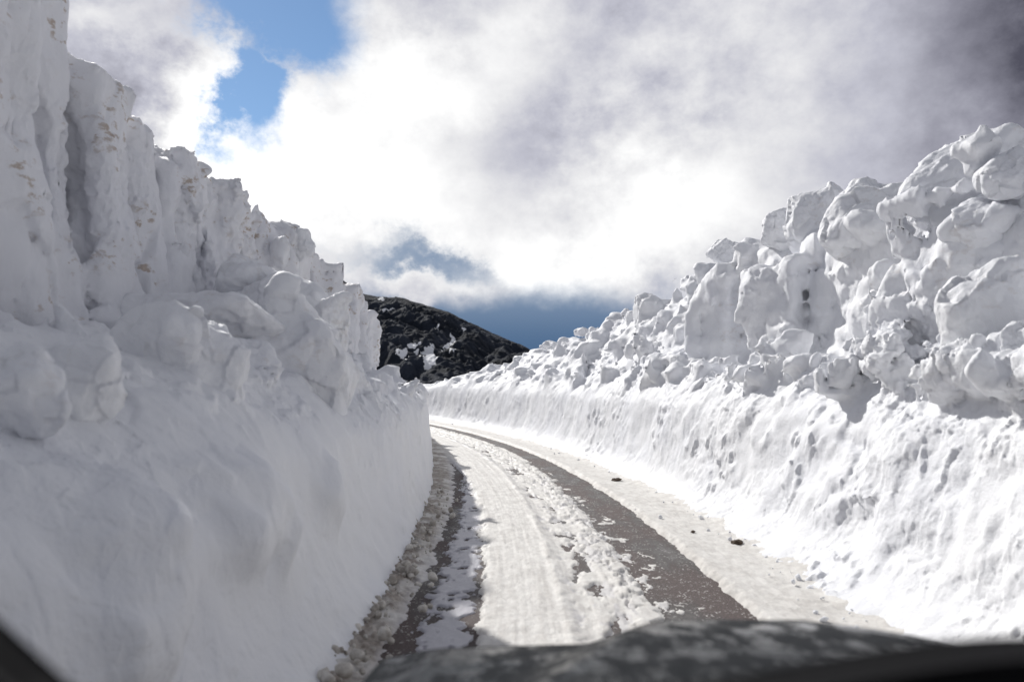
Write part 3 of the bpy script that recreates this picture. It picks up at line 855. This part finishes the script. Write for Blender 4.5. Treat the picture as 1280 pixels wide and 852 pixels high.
# ------------------------------------------------------------------ mountain
m, n, bs = principled("mountain_rock")
ge = n.n("ShaderNodeNewGeometry"); g = ge.outputs['Position']
gsep = n.n("ShaderNodeSeparateXYZ"); n.link(ge.outputs['Normal'], gsep.inputs[0])
r1 = n.noise(g, 0.035, 8, 0.65); r2 = n.noise(g, 0.22, 7, 0.7)
rc = n.mix(n.sstep(r1, 0.35, 0.65), (0.010, 0.014, 0.022, 1), (0.030, 0.038, 0.056, 1))
rc = n.mix(n.mul(n.sstep(r2, 0.52, 0.72), 0.3), rc, (0.11, 0.12, 0.145, 1))
sa = n.n("ShaderNodeAttribute", attribute_name="snowpatch").outputs['Fac']
sm = n.sstep(n.add(sa, n.add(n.mul(n.sub(r1, 0.5), 1.2), n.mul(n.sub(r2, 0.5), 1.5))), 0.55, 0.59)
n.link(n.mix(sm, rc, (0.90, 0.91, 0.93, 1)), bs.inputs['Base Color'])
bs.inputs['Roughness'].default_value = 0.85
bs.inputs['Specular IOR Level'].default_value = 0.2
n.link(n.bump(n.mul(n.add(r2, n.noise(g, 1.2, 5, 0.7)), n.sub(1.0, n.mul(sm, 0.9))), 0.6, 2.0), bs.inputs['Normal'])
M_ROCK = m
DM = 520.0
rx = [150, 330, 395, 425, 448, 470, 500, 530, 565, 600, 635, 660, 700, 760, 900]
ry = [180, 285, 325, 345, 366, 369, 371, 379, 391, 408, 424, 435, 455, 480, 510]
RX = (np.array(rx) - 640) / FPX * DM; RZ = EYE + (HOR - np.array(ry)) / FPX * DM
patches = [(537, 445, 12, 20), (561, 434, 5, 14), (518, 430, 14, 5), (504, 441, 10, 12), (548, 408, 5, 8), (484, 386, 14, 3), (535, 458, 9, 7),
           (566, 425, 8, 12), (577, 411, 4, 3), (524, 437, 5, 5), (475, 375, 6, 5), (562, 412, 6, 3)]
def mtn(Y, T):
    X = T; sh = T.shape
    P3 = np.stack([X.ravel(), Y.ravel(), np.zeros(X.size)], 1)
    rid = np.interp(X, RX, RZ)
    back = (Y - DM)
    prof = np.where(back < 0, np.clip(1 + back / 170.0, -0.3, 1) ** 1.0, 1 - back / 300.0)
    nb = (1 - np.abs(fbm(P3, 0.012, 5, 5.0, 0.55))).reshape(sh)
    nf = fbm(P3, 0.06, 5, 25.0, 0.6).reshape(sh) + 0.05 * facets(P3, 0.045, 3, stretch=(1, 0.7, 1)).reshape(sh) + 0.10 * facets(P3, 0.15, 8).reshape(sh)
    z = rid * prof + (nb - 0.85) * 16 * sst(-back, 5, 50) + nf * 1.7 * (0.35 + sst(-back, 0, 25))
    # snow patches kept where they lie on the slope, in the mountain's own plane
    pxx = X / Y * FPX + 640; pyy = HOR - (z - EYE) / Y * FPX
    s = np.zeros(sh)
    return X, z, s, pxx, pyy
Ym = np.concatenate([np.linspace(DM - 190, DM + 8, 300), np.linspace(DM + 10, DM + 200, 20)])
Tm = np.linspace(RX[0], RX[-1], 620)
def mtn_fn(Y, T):
    X, z, s, pxx, pyy = mtn(Y, T)
    P3 = np.stack([X.ravel(), Y.ravel() * 0.6, np.zeros(X.size)], 1)
    pxx = pxx + 9.0 * fbm(P3, 0.12, 4, 7.0, 0.6).reshape(X.shape); pyy = pyy + 6.0 * fbm(P3, 0.12, 4, 57.0, 0.6).reshape(X.shape)
    for (a, b, sx, sy) in patches:
        s = np.maximum(s, np.exp(-(((pxx - a + 0.15 * (pyy - b)) / sx) ** 2 + ((pyy - b) / sy) ** 2) * 2.1))
    s[Y > DM] = 0
    return X, z, {"snowpatch": s}
mo = grid_mesh("mountain", Ym, Tm, mtn_fn, M_ROCK)
tag(mo, "dark rocky mountain with a few snow patches", "mountain", kind="structure")

# ------------------------------------------------------------------ car we look out of
m, n, bs = principled("car_paint")
bs.inputs['Base Color'].default_value = (0.02, 0.022, 0.025, 1); bs.inputs['Roughness'].default_value = 0.16
bs.inputs['Specular IOR Level'].default_value = 0.2
g = n.n("ShaderNodeTexCoord").outputs['Object']
n.link(n.bump(n.add(n.noise(g, 6, 3, 0.5), n.mul(n.noise(n.vmap(g, (1, 0.25, 1)), 60, 4, 0.65), 0.35)), 0.45, 0.02), bs.inputs['Normal'])
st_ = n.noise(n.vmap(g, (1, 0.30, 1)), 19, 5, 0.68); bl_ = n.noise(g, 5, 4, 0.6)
refl_mottle = n.mul(n.sstep(st_, 0.36, 0.60), n.sstep(bl_, 0.30, 0.55))  # streaks painted in to imitate the snow bank's broken reflection
n.link(n.mix(refl_mottle, (0.006, 0.009, 0.010, 1), (0.016, 0.017, 0.019, 1)), bs.inputs['Base Color'])
n.link(n.sstep(refl_mottle, 0, 1, 0.05, 0.12), bs.inputs['Roughness'])
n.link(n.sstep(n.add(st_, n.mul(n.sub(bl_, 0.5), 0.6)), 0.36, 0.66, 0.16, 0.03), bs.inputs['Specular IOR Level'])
dd = n.n("ShaderNodeBsdfDiffuse"); dd.inputs['Color'].default_value = (0.030, 0.032, 0.035, 1)  # dark matte mottles stand in for gaps in the reflected snow
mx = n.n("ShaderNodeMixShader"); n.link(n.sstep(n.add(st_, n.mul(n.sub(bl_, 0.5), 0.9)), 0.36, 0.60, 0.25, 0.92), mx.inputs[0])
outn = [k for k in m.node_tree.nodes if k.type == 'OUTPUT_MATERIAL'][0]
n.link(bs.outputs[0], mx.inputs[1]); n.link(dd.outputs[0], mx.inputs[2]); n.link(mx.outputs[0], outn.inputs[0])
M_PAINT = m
m, n, bs = principled("black_plastic")
bs.inputs['Base Color'].default_value = (0.006, 0.006, 0.007, 1); bs.inputs['Roughness'].default_value = 0.9; bs.inputs['Specular IOR Level'].default_value = 0.1
M_PLASTIC = m
m, n, bs = principled("tyre_rubber")
bs.inputs['Base Color'].default_value = (0.02, 0.02, 0.02, 1); bs.inputs['Roughness'].default_value = 0.8
M_RUBBER = m
m, n, bs = principled("wheel_metal")
bs.inputs['Base Color'].default_value = (0.4, 0.4, 0.42, 1); bs.inputs['Roughness'].default_value = 0.35; bs.inputs['Metallic'].default_value = 1
M_RIM = m
CX = 0.58                                     # the car's centre line
car = empty("car", (CX, 1.0, 0))
tag(car, "dark car whose glossy bonnet shows along the bottom edge of the picture", "car")
def bonnet_z(x, y):
    """x across from the centre line, y metres ahead of the eye"""
    t = (y - 0.75) / 1.25
    z = 1.035 - 0.05 * t - 0.07 * np.clip(t, 0, 1.2) ** 3
    bul = sst(0.98 - np.abs(x) - 0.58 * t, -0.02, 0.22)
    z = z + 0.08 * bul * (1 - 0.25 * np.clip(t, 0, 1) ** 2)
    z = z - 0.03 * sst(np.abs(x), 0.75, 1.0) - 0.025 * x * x
    return z
def panel(name, xs, ys, zf, mat, th=0.03):
    Xg, Yg = np.meshgrid(xs, ys, indexing='ij'); Zg = zf(Xg, Yg)
    V = np.stack([Xg, Yg - 1.0, Zg], -1).reshape(-1, 3); V2 = V - (0, 0, th)
    a, b = Xg.shape; i = np.arange(a * b).reshape(a, b); nn = a * b
    F1 = np.stack([i[:-1, :-1], i[1:, :-1], i[1:, 1:], i[:-1, 1:]], -1).reshape(-1, 4)
    rimv = np.concatenate([i[:, 0], i[-1, 1:], i[::-1, -1][1:], i[0, ::-1][1:-1]])
    F3 = np.stack([rimv, rimv + nn, np.roll(rimv, -1) + nn, np.roll(rimv, -1)], 1)
    return mesh_np(name, np.concatenate([V, V2]), np.concatenate([F1, F1[:, ::-1] + nn, F3[:, ::-1]]), mat, car)
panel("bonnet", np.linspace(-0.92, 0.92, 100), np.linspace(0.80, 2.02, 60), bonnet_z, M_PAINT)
def nose_z(x, y):
    return bonnet_z(x, np.full_like(y, 2.03)) - 0.02 - (y - 2.03) * 3.0
panel("grille", np.linspace(-0.92, 0.92, 40), np.linspace(2.03, 2.25, 10), nose_z, M_PLASTIC, 0.04)
for s in (-1, 1):
    def wing_z(x, y, s=s): return bonnet_z(np.full_like(x, s * 0.92), y) - 0.012 - 6 * np.maximum(np.abs(x) - 0.925, 0) ** 1.35
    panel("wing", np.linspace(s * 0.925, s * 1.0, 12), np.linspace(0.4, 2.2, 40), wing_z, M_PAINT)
panel("cowl", np.linspace(-0.9, 0.9, 40), np.linspace(0.62, 0.79, 8), lambda x, y: bonnet_z(x, np.full_like(y, 0.80)) - 0.03 + 0 * y, M_PLASTIC)
def dash_z(x, y):
    X_ = x + CX
    z = 1.352 + 0.045 * sst(X_, 0.05, 0.40) + 0.05 * np.clip((-X_ - 0.343) / 0.055, 0, 1.5) + 0 * y
    return z
panel("dashboard", np.linspace(-1.05, 0.9, 80), np.linspace(0.56, 0.61, 6), dash_z, M_PLASTIC, 0.08)
for s in (-1, 1):
    w = empty("wheel", (s * 0.88, 0.45, 0.36), car)
    for nm, mt, r0, r1, hw_ in (("tyre", M_RUBBER, 0.24, 0.36, 0.11), ("rim", M_RIM, 0.02, 0.24, 0.09)):
        a = np.linspace(0, 2 * np.pi, 48, endpoint=False)
        prof = [(r0, -hw_), (r1 - 0.03, -hw_), (r1, -hw_ + 0.03), (r1, hw_ - 0.03), (r1 - 0.03, hw_), (r0, hw_)]
        V = np.array([(x_, r_ * math.cos(t), r_ * math.sin(t)) for t in a for (r_, x_) in prof]); kk = len(prof)
        F = np.array([[i * kk + j, i * kk + (j + 1) % kk, ((i + 1) % 48) * kk + (j + 1) % kk, ((i + 1) % 48) * kk + j] for i in range(48) for j in range(kk)])
        mesh_np(nm, V, F, mt, w, smooth=False)
print("done", round(time.time() - T0, 1))
